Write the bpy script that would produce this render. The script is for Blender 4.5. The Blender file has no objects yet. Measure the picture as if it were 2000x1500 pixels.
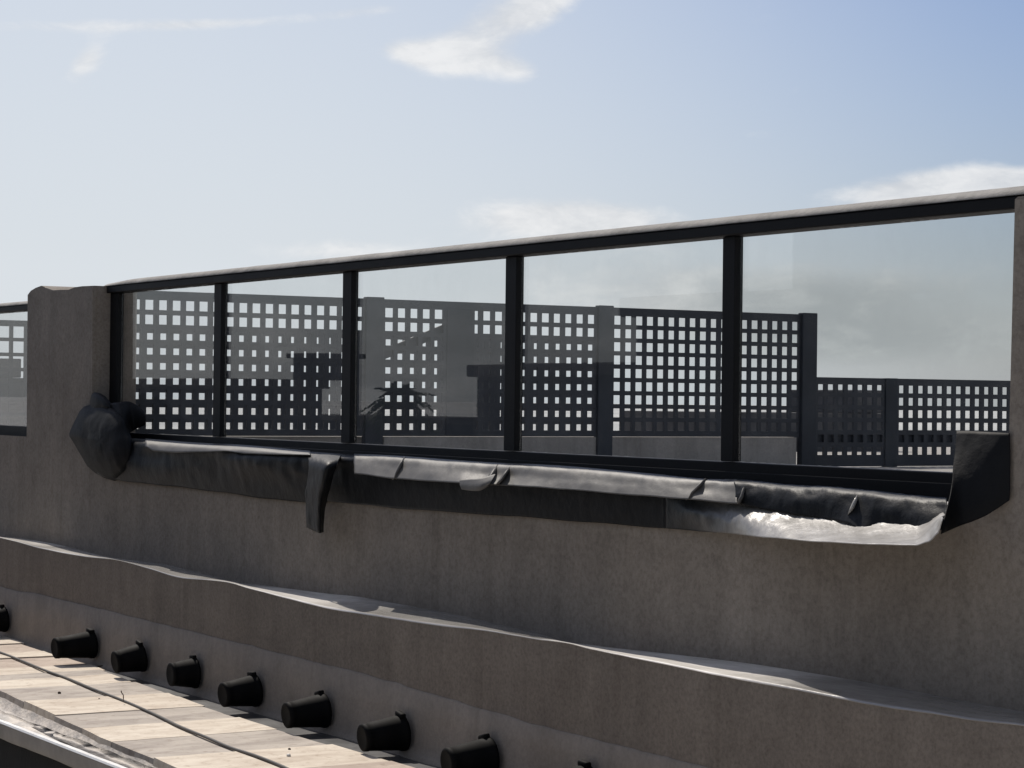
import bpy, bmesh, math, random
from mathutils import Vector, Matrix, noise
random.seed(7)
scene = bpy.context.scene
COL = scene.collection
CZ = 12.0                                   # eye height above the ground (a rooftop)

# ------------------------------------------------------------------ survey frame
F_PX = 4506.0
AZ = math.atan2(2708, 4506); PITCH = 0.00688; ROLL = 0.01135
V0 = Vector((-math.cos(AZ), math.sin(AZ), 0)); R0 = Vector((V0.y, -V0.x, 0))
FW = Vector((V0.x*math.cos(PITCH), V0.y*math.cos(PITCH), math.sin(PITCH)))
U0 = R0.cross(FW)
RT = R0*math.cos(ROLL) + U0*math.sin(ROLL)
UP = U0*math.cos(ROLL) - R0*math.sin(ROLL)
def ray(x, y): return FW + RT*((x-1000)/F_PX) + UP*((750-y)/F_PX)
def PY(x, y, c):
    d = ray(x, y); p = d*(c/d.y); return Vector((p.x, p.y, p.z+CZ))
def PZ(x, y, c):
    d = ray(x, y); p = d*(c/d.z); return Vector((p.x, p.y, p.z+CZ))
def PX(x, y, c):
    d = ray(x, y); p = d*(c/d.x); return Vector((p.x, p.y, p.z+CZ))
Z = lambda z: z + CZ
YW, YF, YL = 5.30, 5.42, 4.98               # wall face, window frame face, lower wall face

# ------------------------------------------------------------------ materials
def new_mat(name):
    m = bpy.data.materials.new(name); m.use_nodes = True
    nt = m.node_tree; return m, nt, nt.nodes['Principled BSDF']
def nd(nt, t, **kw):
    n = nt.nodes.new(t)
    for k, v in kw.items():
        if k in n.inputs.keys(): n.inputs[k].default_value = v
        else: setattr(n, k, v)
    return n
def coords(nt, scale=(1,1,1)):
    g = nd(nt, 'ShaderNodeNewGeometry'); mp = nd(nt, 'ShaderNodeMapping'); mp.inputs['Scale'].default_value = scale
    nt.links.new(g.outputs['Position'], mp.inputs['Vector']); return mp.outputs[0]
def noise_tex(nt, scale, detail=6, rough=.6, vec=None, dist=0.):
    n = nd(nt, 'ShaderNodeTexNoise'); n.inputs['Scale'].default_value = scale
    n.inputs['Detail'].default_value = detail; n.inputs['Roughness'].default_value = rough
    n.inputs['Distortion'].default_value = dist
    nt.links.new(vec if vec is not None else coords(nt), n.inputs['Vector']); return n.outputs['Fac']
def ramp(nt, fac, stops):
    r = nd(nt, 'ShaderNodeValToRGB'); e = r.color_ramp.elements
    e[0].position, e[0].color = stops[0][0], (*stops[0][1], 1)
    e[1].position, e[1].color = stops[-1][0], (*stops[-1][1], 1)
    for p, c in stops[1:-1]:
        q = e.new(p); q.color = (*c, 1)
    nt.links.new(fac, r.inputs[0]); return r.outputs[0]
def mixc(nt, fac, a, b, mode='MIX'):
    n = nd(nt, 'ShaderNodeMix', data_type='RGBA', blend_type=mode)
    for s, v in ((0, fac), (6, a), (7, b)):
        if hasattr(v, 'links') or hasattr(v, 'is_linked'): nt.links.new(v, n.inputs[s])
        else: n.inputs[s].default_value = v if s == 0 else (*v, 1)
    return n.outputs[2]
def bump(nt, bs, h, strength=.3, dist=.01):
    b = nd(nt, 'ShaderNodeBump'); b.inputs['Strength'].default_value = strength; b.inputs['Distance'].default_value = dist
    nt.links.new(h, b.inputs['Height']); nt.links.new(b.outputs[0], bs.inputs['Normal'])

def stucco(name, lo, hi, streak=.35, grain=.5):
    m, nt, bs = new_mat(name)
    a = noise_tex(nt, 1.3, 8, .65)
    st = noise_tex(nt, 1.0, 6, .65, coords(nt, (6, 6, .9)))
    g = noise_tex(nt, 55, 5, .75)
    c = ramp(nt, a, [(.3, lo), (.7, hi)])
    s = ramp(nt, st, [(.3, (1-streak,)*3), (.62, (1,)*3)])
    c = mixc(nt, 1., c, s, 'MULTIPLY')
    pt = ramp(nt, noise_tex(nt, 5.5, 7, .72, None, .6), [(.34, (.85, .845, .84)), (.52, (1, 1, 1)), (.72, (1.10, 1.09, 1.08))])
    c = mixc(nt, .85, c, pt, 'MULTIPLY')
    bl = ramp(nt, noise_tex(nt, 1.1, 3, .5, coords(nt, (9, 9, .35))), [(.60, (1, 1, 1)), (.72, (.84, .83, .82))])
    c = mixc(nt, .8, c, bl, 'MULTIPLY')
    sp = ramp(nt, g, [(.3, (.62, .6, .58)), (.55, (1,)*3), (.75, (1.2, 1.18, 1.15))])
    c = mixc(nt, grain, c, sp, 'MULTIPLY')
    nt.links.new(c, bs.inputs['Base Color']); bs.inputs['Roughness'].default_value = .9
    bs.inputs['Specular IOR Level'].default_value = .2
    bump(nt, bs, g, .55, .006)
    return m
M = {}
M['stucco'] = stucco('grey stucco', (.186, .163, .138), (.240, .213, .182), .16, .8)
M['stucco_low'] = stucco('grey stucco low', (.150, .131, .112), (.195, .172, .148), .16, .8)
M['skirting'] = stucco('painted waterproof upstand', (.215, .190, .163), (.262, .233, .202), .14, .4)
M['curb'] = stucco('terrace render', (.30, .28, .255), (.38, .355, .325), .25, .35)

def simple(name, base, rough=.5, spec=.5, var=.25, nscale=6, metallic=0., bstr=0., bscale=40):
    m, nt, bs = new_mat(name)
    n = noise_tex(nt, nscale, 6, .65)
    c = ramp(nt, n, [(.3, tuple(x*(1-var) for x in base)), (.7, tuple(x*(1+var) for x in base))])
    nt.links.new(c, bs.inputs['Base Color'])
    r = nd(nt, 'ShaderNodeMapRange'); r.inputs['To Min'].default_value = max(.05, rough-.1); r.inputs['To Max'].default_value = min(1, rough+.12)
    nt.links.new(n, r.inputs['Value']); nt.links.new(r.outputs[0], bs.inputs['Roughness'])
    bs.inputs['Specular IOR Level'].default_value = spec; bs.inputs['Metallic'].default_value = metallic
    if bstr: bump(nt, bs, noise_tex(nt, bscale, 5, .6), bstr, .01)
    return m
M['frame'] = simple('dark painted aluminium', (.0045, .0048, .0055), .55, .13, .3, 5, 0, .08, 90)
M['cap'] = simple('worn pale handrail cap', (.20, .192, .18), .72, .12, .4, 9, 0, .3, 60)
M['lattice'] = simple('grey plastic lattice', (.028, .032, .040), .55, .35, .25, 4)
M['post'] = simple('grey plastic post', (.024, .029, .037), .5, .25, .25, 4)
M['sheet'] = simple('black plastic sheeting', (.006, .007, .0085), .5, .14, .35, 5, 0, .45, 14)
M['sheet_dark'] = simple('dull black sheeting', (.006, .0065, .0075), .65, .12, .35, 6, 0, .35, 16)
M['sheet_flap'] = simple('dusty lit plastic sheeting', (.075, .072, .068), .5, .25, .45, 4, 0, .25, 10)
m, nt, bs = new_mat('sheeting with painted sun sheen')
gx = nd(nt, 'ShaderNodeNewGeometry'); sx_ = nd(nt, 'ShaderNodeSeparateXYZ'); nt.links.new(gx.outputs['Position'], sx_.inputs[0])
sheen = nd(nt, 'ShaderNodeMapRange', interpolation_type='SMOOTHSTEP'); nt.links.new(sx_.outputs['X'], sheen.inputs['Value'])
sheen.inputs['From Min'].default_value = -7.45; sheen.inputs['From Max'].default_value = -6.45          # sun sheen painted into the colour, growing along the sheet
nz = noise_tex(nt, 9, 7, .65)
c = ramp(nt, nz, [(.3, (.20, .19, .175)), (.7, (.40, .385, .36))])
c = mixc(nt, sheen.outputs[0], (.010, .0125, .015), c)
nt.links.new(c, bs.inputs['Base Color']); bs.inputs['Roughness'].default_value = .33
sp_ = nd(nt, 'ShaderNodeMapRange'); nt.links.new(sheen.outputs[0], sp_.inputs['Value']); sp_.inputs['To Min'].default_value = .12; sp_.inputs['To Max'].default_value = .6; nt.links.new(sp_.outputs[0], bs.inputs['Specular IOR Level'])
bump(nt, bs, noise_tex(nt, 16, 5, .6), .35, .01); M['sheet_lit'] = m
M['pot'] = simple('black moulded plastic', (.003, .003, .0033), .7, .08, .3, 12)
M['cable'] = simple('grey cable', (.07, .065, .06), .6, .3, .2, 20)
M['wire'] = simple('rusty wire', (.12, .08, .06), .7, .3, .3, 40)
M['pale'] = simple('pale bolt', (.6, .58, .54), .4, .5, .1, 30)
M['debris'] = simple('dry leaf debris', (.05, .038, .028), .9, .1, .4, 40)
M['white_trim'] = simple('white painted drip trim', (.78, .77, .75), .35, .5, .08, 9, 0, .15, 25)
M['fascia'] = simple('cream fascia', (.34, .295, .25), .7, .2, .2, 5, 0, .2, 30)
M['dark_wall'] = simple('dark rendered wall', (.028, .025, .022), .9, .2, .25, 3, 0, .3, 40)
M['gutter'] = simple('grey gutter membrane', (.060, .059, .060), .36, .5, .25, 6, 0, .3, 9)  # dark base colour stands in for the wall's shade on the gutter
M['far_wall'] = simple('distant dark wall', (.05, .05, .055), .9, .1, .2, 1)
M['shed'] = simple('weathered shed board', (.085, .085, .088), .9, .1, .3, 4)
M['far_roof'] = simple('distant roof', (.06, .055, .055), .9, .1, .2, 1)
M['far_glass'] = simple('distant window', (.02, .025, .03), .15, .5, .1, 1)
M['terrace'] = simple('terrace paving', (.32, .30, .28), .8, .3, .2, 2)
M['trunk'] = simple('palm trunk', (.06, .05, .04), .9, .1, .3, 4)
M['frond'] = simple('palm frond', (.03, .045, .02), .6, .3, .4, 2)

# ledge membrane: pale, semi gloss, stained, with sun patches painted in
m, nt, bs = new_mat('pale flashing membrane')
a = noise_tex(nt, 3.2, 7, .65, coords(nt, (1, 3, 1)))
c = ramp(nt, a, [(.32, (.52, .50, .47)), (.5, (.66, .64, .61)), (.7, (.78, .76, .73))])
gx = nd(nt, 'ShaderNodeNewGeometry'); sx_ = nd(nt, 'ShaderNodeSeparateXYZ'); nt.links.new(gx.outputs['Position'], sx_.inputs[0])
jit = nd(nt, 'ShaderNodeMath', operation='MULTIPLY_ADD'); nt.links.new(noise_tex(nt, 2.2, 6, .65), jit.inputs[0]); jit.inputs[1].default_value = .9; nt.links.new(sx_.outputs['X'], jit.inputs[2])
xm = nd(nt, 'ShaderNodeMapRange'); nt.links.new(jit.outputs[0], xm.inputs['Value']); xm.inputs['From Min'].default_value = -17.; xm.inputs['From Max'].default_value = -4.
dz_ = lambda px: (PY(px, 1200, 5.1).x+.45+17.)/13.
sun_patches = ramp(nt, xm.outputs[0], [(dz_(q), (v, v*.985, v*.965)) for q, v in ((-60, .4), (10, .9), (60, .95), (90, .45), (140, .85), (190, .8), (235, .42), (430, .42), (490, 1.15), (630, 1.15), (740, .38), (1085, .34), (1120, 1.2), (1440, 1.2), (1580, .5), (1750, .36), (1990, .40))])  # sunlit white and shaded grey stretches painted into the colour
c = mixc(nt, 1., c, sun_patches, 'MULTIPLY')
nt.links.new(c, bs.inputs['Base Color']); bs.inputs['Roughness'].default_value = .24
bs.inputs['Specular IOR Level'].default_value = .7
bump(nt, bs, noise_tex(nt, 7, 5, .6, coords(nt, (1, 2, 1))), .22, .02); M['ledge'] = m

# slabs: three tones of stained cream concrete
def slab_mat(name, lo, hi):
    m, nt, bs = new_mat(name)
    b1 = noise_tex(nt, 3.2, 7, .6, coords(nt, (2.3, .85, 1)), .8)
    b2 = noise_tex(nt, 17, 7, .72)
    c = ramp(nt, b1, [(.34, lo), (.62, hi)])
    d = ramp(nt, b2, [(.27, (.58, .52, .47)), (.47, (1, 1, 1))])
    c = mixc(nt, .85, c, d, 'MULTIPLY')
    nt.links.new(c, bs.inputs['Base Color']); bs.inputs['Roughness'].default_value = .85; bs.inputs['Specular IOR Level'].default_value = .25
    bump(nt, bs, noise_tex(nt, 26, 6, .7), .4, .006); return m
M['slab'] = slab_mat('cream slab', (.46, .39, .315), (.60, .535, .445))
M['slab_b'] = slab_mat('pinkish slab', (.33, .265, .22), (.45, .375, .31))
M['slab_c'] = slab_mat('greyed slab', (.28, .245, .215), (.42, .375, .325))

# dirty pale lip of the roof edge
m, nt, bs = new_mat('stained roof lip')
b2 = noise_tex(nt, 7, 8, .7, coords(nt, (.8, 2.2, 1)))
c = ramp(nt, b2, [(.3, (.12, .11, .10)), (.48, (.27, .24, .21)), (.66, (.50, .44, .37))])
nt.links.new(c, bs.inputs['Base Color']); bs.inputs['Roughness'].default_value = .55
bump(nt, bs, noise_tex(nt, 18, 6, .65), .6, .02); M['lip'] = m

# clear glass: Schlick reflection over a faintly tinted transmission
m, nt, bs = new_mat('clear balustrade glass'); nt.nodes.remove(bs)
lw = nd(nt, 'ShaderNodeLayerWeight'); lw.inputs['Blend'].default_value = .5
p5 = nd(nt, 'ShaderNodeMath', operation='POWER'); nt.links.new(lw.outputs['Facing'], p5.inputs[0]); p5.inputs[1].default_value = 5
mu = nd(nt, 'ShaderNodeMath', operation='MULTIPLY_ADD'); nt.links.new(p5.outputs[0], mu.inputs[0]); mu.inputs[1].default_value = .95; mu.inputs[2].default_value = .045
tr = nd(nt, 'ShaderNodeBsdfTransparent'); tr.inputs[0].default_value = (.93, .938, .934, 1)
gl = nd(nt, 'ShaderNodeBsdfGlossy'); gl.inputs['Roughness'].default_value = .0
mx = nd(nt, 'ShaderNodeMixShader'); nt.links.new(mu.outputs[0], mx.inputs[0]); nt.links.new(tr.outputs[0], mx.inputs[1]); nt.links.new(gl.outputs[0], mx.inputs[2])
# faint dust film
df = nd(nt, 'ShaderNodeBsdfDiffuse'); df.inputs[0].default_value = (.6, .6, .58, 1)
dn = nd(nt, 'ShaderNodeMapRange'); nt.links.new(noise_tex(nt, 5, 8, .75, coords(nt, (1, 1, .6))), dn.inputs['Value'])
dn.inputs['From Min'].default_value = .45; dn.inputs['From Max'].default_value = .8; dn.inputs['To Max'].default_value = .03
m2 = nd(nt, 'ShaderNodeMixShader'); nt.links.new(dn.outputs[0], m2.inputs[0]); nt.links.new(mx.outputs[0], m2.inputs[1]); nt.links.new(df.outputs[0], m2.inputs[2])
nt.links.new(m2.outputs[0], nt.nodes['Material Output'].inputs['Surface']); M['glass'] = m

# plain far below, distance haze put into its pale colour
m, nt, bs = new_mat('hazy plain')
n1 = noise_tex(nt, .004, 8, .6)
c = ramp(nt, n1, [(.35, (.40, .41, .41)), (.65, (.52, .52, .51))])
nt.links.new(c, bs.inputs['Base Color']); bs.inputs['Roughness'].default_value = 1; bs.inputs['Specular IOR Level'].default_value = 0; M['ground'] = m

# ------------------------------------------------------------------ mesh helpers
def link_mesh(name, bm, mat, parent=None, smooth=False):
    me = bpy.data.meshes.new(name)
    bmesh.ops.recalc_face_normals(bm, faces=bm.faces)
    bm.to_mesh(me); bm.free()
    if smooth:
        for p in me.polygons: p.use_smooth = True
    o = bpy.data.objects.new(name, me); me.materials.append(M[mat] if isinstance(mat, str) else mat)
    COL.objects.link(o)
    if parent: 
        o.parent = parent; o.matrix_parent_inverse = Matrix.Translation(-Vector(parent.location))
    return o
def empty(name, loc, label, cat, group=None):
    e = bpy.data.objects.new(name, None); e.location = loc; e.empty_display_size = .1; COL.objects.link(e)
    return tag(e, label, cat, group)
def tag(o, label=None, cat=None, group=None, kind=None):
    if label: o['label'] = label
    if cat: o['category'] = cat
    if group: o['group'] = group
    if kind: o['kind'] = kind
    return o
def box(bm, a, b, bev=0.):
    x0, y0, z0 = a; x1, y1, z1 = b
    r = bmesh.ops.create_cube(bm, size=1)
    for v in r['verts']:
        v.co = Vector(((x0+x1)/2+v.co.x*(x1-x0), (y0+y1)/2+v.co.y*(y1-y0), (z0+z1)/2+v.co.z*(z1-z0)))
    if bev:
        es = list({e for v in r['verts'] for e in v.link_edges})
        bmesh.ops.bevel(bm, geom=es, offset=bev, segments=2, affect='EDGES', profile=.5)
def lerp_tab(tab, x):
    if x <= tab[0][0]: return tab[0][1]
    for (a, p), (b, q) in zip(tab, tab[1:]):
        if x <= b: return p+(q-p)*(x-a)/(b-a)
    return tab[-1][1]
def smooth_tab(tab, x):
    if x <= tab[0][0]: return tab[0][1]
    for (a, p), (b, q) in zip(tab, tab[1:]):
        if x <= b:
            t = (x-a)/(b-a); return p+(q-p)*(t*t*(3-2*t)*.6+t*.4)
    return tab[-1][1]
def pchip(tab, x):
    n = len(tab)
    if x <= tab[0][0]: return tab[0][1]
    if x >= tab[-1][0]: return tab[-1][1]
    i = max(k for k in range(n-1) if tab[k][0] <= x)
    sl = lambda k: (tab[k+1][1]-tab[k][1])/(tab[k+1][0]-tab[k][0])
    def m(k):
        if k == 0: return sl(0)
        if k == n-1: return sl(n-2)
        return .5*(sl(k-1)+sl(k))
    h = tab[i+1][0]-tab[i][0]; t = (x-tab[i][0])/h
    return ((2*t**3-3*t*t+1)*tab[i][1]+(t**3-2*t*t+t)*h*m(i)+(-2*t**3+3*t*t)*tab[i+1][1]+(t**3-t*t)*h*m(i+1))
def grid_mesh(rows, bm=None):
    bm = bm or bmesh.new()
    vs = [[bm.verts.new(p) for p in r] for r in rows]
    for i in range(len(vs)-1):
        for j in range(len(vs[0])-1):
            bm.faces.new((vs[i][j], vs[i][j+1], vs[i+1][j+1], vs[i+1][j]))
    return bm
def catmull(pts, t):
    n = len(pts)-1; f = min(t*n, n-1e-6); i = int(f); u = f-i
    p0, p1, p2, p3 = pts[max(i-1, 0)], pts[i], pts[i+1], pts[min(i+2, n)]
    return .5*((2*p1)+(-p0+p2)*u+(2*p0-5*p1+4*p2-p3)*u*u+(-p0+3*p1-3*p2+p3)*u**3)
def fbm(x, y, z=0., o=4):
    s = 0; a = 1.; f = 1.
    for _ in range(o):
        s += a*noise.noise(Vector((x*f, y*f, z*f))); a *= .5; f *= 2.1
    return s
def tube(bm, pts, r, seg=6):
    rings = []
    for i, p in enumerate(pts):
        d = (pts[min(i+1, len(pts)-1)]-pts[max(i-1, 0)]).normalized()
        s = d.cross(Vector((0, 0, 1)));  s = s.normalized() if s.length > .01 else Vector((1, 0, 0))
        t = s.cross(d)
        rings.append([bm.verts.new(p+(s*math.cos(a)+t*math.sin(a))*r) for a in [2*math.pi*k/seg for k in range(seg)]])
    for a, b in zip(rings, rings[1:]):
        for k in range(seg): bm.faces.new((a[k], a[(k+1) % seg], b[(k+1) % seg], b[k]))
    bm.faces.new(rings[0]); bm.faces.new(rings[-1])

# ------------------------------------------------------------------ setting: ground, decks
bm = bmesh.new(); bmesh.ops.create_grid(bm, x_segments=8, y_segments=8, size=9000)
tag(link_mesh('ground', bm, 'ground'), kind='structure')
bm = bmesh.new(); box(bm, (-30, 5.6, Z(-.62)), (-2, 19, Z(-.50)))
tag(link_mesh('terrace_floor', bm, 'terrace'), kind='structure')

# ------------------------------------------------------------------ parapet wall
wall = empty('parapet_wall', (-9, 5.4, Z(-1.6)), 'long grey stucco parapet wall with a wide glazed opening between two pillars', 'wall')
def xz(px, py, y=YW): p = PY(px, py, y); return (p.x, p.z)
sill = Z(-.30)
top = [(53, 574), (60, 568), (70, 562), (78, 558), (86, 561), (93, 566), (104, 567), (118, 566), (134, 566), (146, 561), (160, 559), (180, 558)]
out = [(-26, Z(-3)), (-26, Z(.62)), (-17.2, Z(.62)), (-17.2, sill), (xz(53, 845)[0], sill)]
out += [xz(*t) for t in top]
xr = xz(180, 700)[0]; out[-1] = (xr, out[-1][1])
out += [(xr, Z(-.365)), (xz(1945, 700)[0], Z(-.365)), (xz(1945, 700)[0]+.01, Z(-.28)), (xz(1975, 700)[0], Z(-.28)), (xz(1975, 700)[0], xz(1975, 389)[1]), (xz(1981, 700)[0], xz(1981, 384)[1]), (-1, xz(1981, 384)[1]), (-1, Z(-3))]
bm = bmesh.new()
f0 = [bm.verts.new((x, YW, z)) for x, z in out]; f1 = [bm.verts.new((x, YW+.30, z)) for x, z in out]
ff = bm.faces.new(f0); bm.faces.new(f1[::-1])
for i in range(len(out)):
    j = (i+1) % len(out); bm.faces.new((f0[i], f1[i], f1[j], f0[j]))
es = [e for e in ff.edges]
bmesh.ops.bevel(bm, geom=es, offset=.010, segments=2, affect='EDGES')
link_mesh('wall_face', bm, 'stucco', wall)
# ledge strip: back edge on the wall, front edge on the lower wall, buckled along its length
up = [(-400, 975), (0, 1047), (40, 1051), (80, 1057), (130, 1067), (190, 1083), (225, 1090), (280, 1096), (330, 1103), (385, 1117), (440, 1131), (470, 1137), (540, 1146), (640, 1159), (700, 1165), (760, 1176), (850, 1192), (950, 1213), (1010, 1226), (1060, 1238), (1105, 1252), (1140, 1257), (1200, 1265), (1300, 1276), (1380, 1285), (1460, 1295), (1560, 1310), (1680, 1330), (1790, 1350), (1880, 1368), (2000, 1390), (2400, 1470)]
lo = [(-400, 985), (0, 1050), (30, 1057), (60, 1066), (110, 1077), (160, 1086), (230, 1094), (290, 1110), (350, 1128), (400, 1132), (450, 1138), (480, 1147), (560, 1168), (640, 1188), (720, 1201), (790, 1212), (860, 1222), (950, 1232), (1040, 1247), (1105, 1255), (1150, 1266), (1220, 1281), (1300, 1297), (1400, 1318), (1500, 1337), (1570, 1350), (1650, 1366), (1720, 1379), (1840, 1396), (1900, 1406), (2000, 1417), (2400, 1500)]
rows = [[] for _ in range(10)]; front = []
xs = list(range(-360, 2380, 8))
for x in xs:
    b = PY(x, pchip(up, x)+.5, YW); a = PY(x, pchip(lo, x)+.5*noise.noise(Vector((x*.03, 0, 0))), YL)
    # tie both ends to the same station along the wall
    for i in range(8):
        t = i/7
        p = b.lerp(a, t); p.z += .0025*math.sin(math.pi*t)*fbm(p.x*2.5, t*2, 3) 
        rows[i+1].append(p)
    rows[0].append(Vector((b.x, YW+.02, b.z)))
    q = a.copy(); q.z -= .003; q.y += .003; rows[9].append(q); front.append(q)
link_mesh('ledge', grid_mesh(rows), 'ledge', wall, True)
r2 = []
for t in (0, .33, .66, 1): r2.append([Vector((q.x, YL+.004, q.z*(1-t)+Z(-1.75)*t)) for q in front])
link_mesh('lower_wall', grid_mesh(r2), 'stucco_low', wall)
# skirting: painted waterproof upstand with a coved foot
band = [(-400, 1060), (0, 1147), (120, 1172), (350, 1229), (700, 1315), (1050, 1418), (1345, 1492), (2000, 1660)]
rows = [[] for _ in range(9)]
for x in range(-360, 2000, 10):
    tpt = PY(x, lerp_tab(band, x)+3.*fbm(x*.02, 1.), YL-.006)
    X = tpt.x
    prof = [(YL+.003, tpt.z+.002), (YL-.006, tpt.z-.004), (YL-.010, Z(-1.42)), (YL-.014, Z(-1.50)), (YL-.016, Z(-1.545)), (YL-.022, Z(-1.575)), (YL-.030, Z(-1.590)), (YL-.040, Z(-1.600)), (YL-.046, Z(-1.612))]
    for i, (yy, zz) in enumerate(prof):
        w = .006*fbm(X*2.3, i*.5, 9) if i > 1 else 0
        rows[i].append(Vector((X, yy-abs(w), zz+w*.5)))
link_mesh('skirting', grid_mesh(rows), 'skirting', wall, True)

# ------------------------------------------------------------------ roof edge: gutter, slabs, lip, trim
edge = empty('roof_edge', (-9, 4.4, Z(-1.7)), 'low roof edge with cream slabs, channel and white trimmed lip in sunlight', 'roof edge')
ZS = -1.588
def poly_fit(pts, z):
    q = [PZ(x, y, z) for x, y in pts]; q.sort(key=lambda p: p.x); return [(p.x, p.y) for p in q]
A = poly_fit([(0, 1240), (105, 1277), (190, 1303), (300, 1345), (400, 1380), (560, 1430), (700, 1470), (800, 1500)], ZS)
A = [(-24, A[0][1]+.08)] + A + [(-1, A[-1][1]-.05)]
B = poly_fit([(0, 1350), (100, 1395), (200, 1440), (300, 1480), (345, 1500)], ZS)
B = [(-24, B[0][1]+.25)] + B + [(-1, B[-1][1]-.15)]
bm = bmesh.new()
x = -24.; tone = 0
while x < -1.3:
    w = random.choice((.30, .38, .46, .55, .24)); x1 = min(x+w, -1.05)
    tone = random.choice([t for t in (0, 0, 0, 1, 1, 2) if t != tone] or [0])
    h0 = random.uniform(-.003, .004); tl = random.uniform(-.004, .004); tx = random.uniform(-.003, .003)
    oa = random.uniform(-.022, .022); ob = random.uniform(-.004, .004); g = random.uniform(.0005, .0025)
    grid = []; n0f = len(bm.faces)
    for i in range(4):
        t = i/3; X = x+g+(x1-x-2*g)*t
        ya, yb = lerp_tab(A, X)+oa+random.uniform(-.004, .004), lerp_tab(B, X)+ob+.008*fbm(X*3, 2)
        row = []
        for j in range(9):
            q = j/8; row.append(Vector((X+.35*(ya-yb)*0, ya+(yb-ya)*q, Z(ZS)+h0+tl*(q-.5)+tx*(t-.5)+.0012*fbm(X*4, q*5, 3))))
        grid.append([row[0]+Vector((0, .004, -.03))]+row+[row[-1]+Vector((0, -.008, -.055))])
    grid_mesh(grid, bm)
    for row in (grid[0], grid[-1]):
        p = [bm.verts.new(v) for v in row[1:-1]]; q = [bm.verts.new((v.x, v.y, Z(-1.63))) for v in row[1:-1]]
        for i in range(len(p)-1): bm.faces.new((p[i], p[i+1], q[i+1], q[i]))
    bm.faces.ensure_lookup_table()
    for f in bm.faces[n0f:]: f.material_index = tone
    x = x1
sl = link_mesh('slab_course', bm, 'slab', edge); sl.data.materials.append(M['slab_b']); sl.data.materials.append(M['slab_c'])
rows = [[] for _ in range(6)]
for i in range(161):
    X = -25+24*i/160
    for j in range(6):
        Y = YL+.05-(YL-4.35+.05)*j/5
        rows[j].append(Vector((X, Y, Z(-1.605)+.006*fbm(X*1.5, Y*3) if j < 3 else Z(-1.622))))
link_mesh('gutter_channel', grid_mesh(rows), 'gutter', edge, True)
rows = [[] for _ in range(13)]
for i in range(400):
    X = -24+23*i/399; yb = lerp_tab(B, X); wv = fbm(X*1.2, 4)*.012; w2 = fbm(X*4, 8)*.010
    prof = [(yb+.03, -1.60), (yb-.005, -1.618), (yb-.03, -1.652), (yb-.07+wv, -1.664), (yb-.115+wv, -1.656), (yb-.15, -1.628+w2), (yb-.185, -1.602+w2), (3.80+w2*.6, -1.594+w2*.5), (3.768, -1.600), (3.745, -1.605), (3.725, -1.607), (3.70, -1.609), (3.69, -1.616)]
    for j, (yy, zz) in enumerate(prof): rows[j].append(Vector((X, yy, Z(zz)+.004*fbm(X*7, yy*9, 2)*(yy > 3.77))))
link_mesh('lip', grid_mesh(rows), 'lip', edge, True)
rows = [[] for _ in range(4)]
for i in range(300):
    X = -24+23*i/299; j = .005*fbm(X*2.5, 5)+.003*fbm(X*9, 2)
    for q, (yy, zz) in enumerate([(3.702+j, -1.600), (3.690+j, -1.5905), (3.668, -1.591), (3.664, -1.600)]): rows[q].append(Vector((X, yy, Z(zz))))
link_mesh('drip_trim', grid_mesh(rows), 'white_trim', edge)
rows = [[] for _ in range(5)]
for i in range(200):
    X = -24+23*i/199; j = .006*fbm(X*2, 15)
    for q, (yy, zz) in enumerate([(3.668, -1.604), (3.672, -1.63), (3.676, -1.668+j), (3.69, -1.684+j), (3.80, -1.69)]): rows[q].append(Vector((X, yy, Z(zz))))
link_mesh('fascia', grid_mesh(rows), 'fascia', edge, True)
bm = bmesh.new(); box(bm, (-24, 3.78, 0), (-1, 5.0, Z(-1.66)))
link_mesh('outer_wall', bm, 'dark_wall', edge)

# ------------------------------------------------------------------ glass balustrade
def rail_mesh(x0, x1, zt, y0, y1, h):
    bm = bmesh.new(); box(bm, (x0, y0, zt-h), (x1, y1, zt), .006); return bm
def cap_mesh(x0, x1, z0, yc, hw, h):
    rows = []
    prof = [(-hw, 0), (-hw, h*.12), (-hw*.82, h*.48), (-hw*.5, h*.82), (0, h), (hw*.45, h*.97), (hw*.8, h*.8), (hw, h*.45), (hw, 0)]
    for i in range(61):
        X = x0+(x1-x0)*i/60; k = min(1, .55+min(i, 60-i)*.2)
        rows.append([Vector((X, yc+a, z0+b*k+.0015*fbm(X*3, 2))) for a, b in prof])
    bm = grid_mesh(rows)
    for r in (0, -1):
        bm.verts.ensure_lookup_table(); n = len(prof); base = 0 if r == 0 else 60*n
        bm.faces.new([bm.verts[base+i] for i in range(n)])
    return bm
bal = empty('glass_balustrade', (-9.8, 5.45, sill), 'dark framed glass balustrade of five tall panes set in the parapet opening', 'balustrade')
XL, XR = xr+.012, -4.6
link_mesh('handrail', rail_mesh(XL, XR, Z(.700), YF-.035, YF+.075, .045), 'frame', bal)
link_mesh('rail_cap', cap_mesh(XL-.02, XR, Z(.7005), YF+.02, .062, .036), 'cap', bal, True)
XRp = xz(1975, 700)[0]
bm = bmesh.new()
vs = []
box(bm, (XL, YF, Z(-.33)), (XRp-.002, YF+.06, Z(-.235)), .004)
box(bm, (XL, YF-.012, Z(-.335)), (XRp-.002, YF-.001, Z(-.272)), .003)
link_mesh('bottom_rail', bm, 'frame', bal)
posts = [(217, 241), (419, 444), (670, 699), (988, 1022), (1412, 1450)]
pe = []
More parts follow.
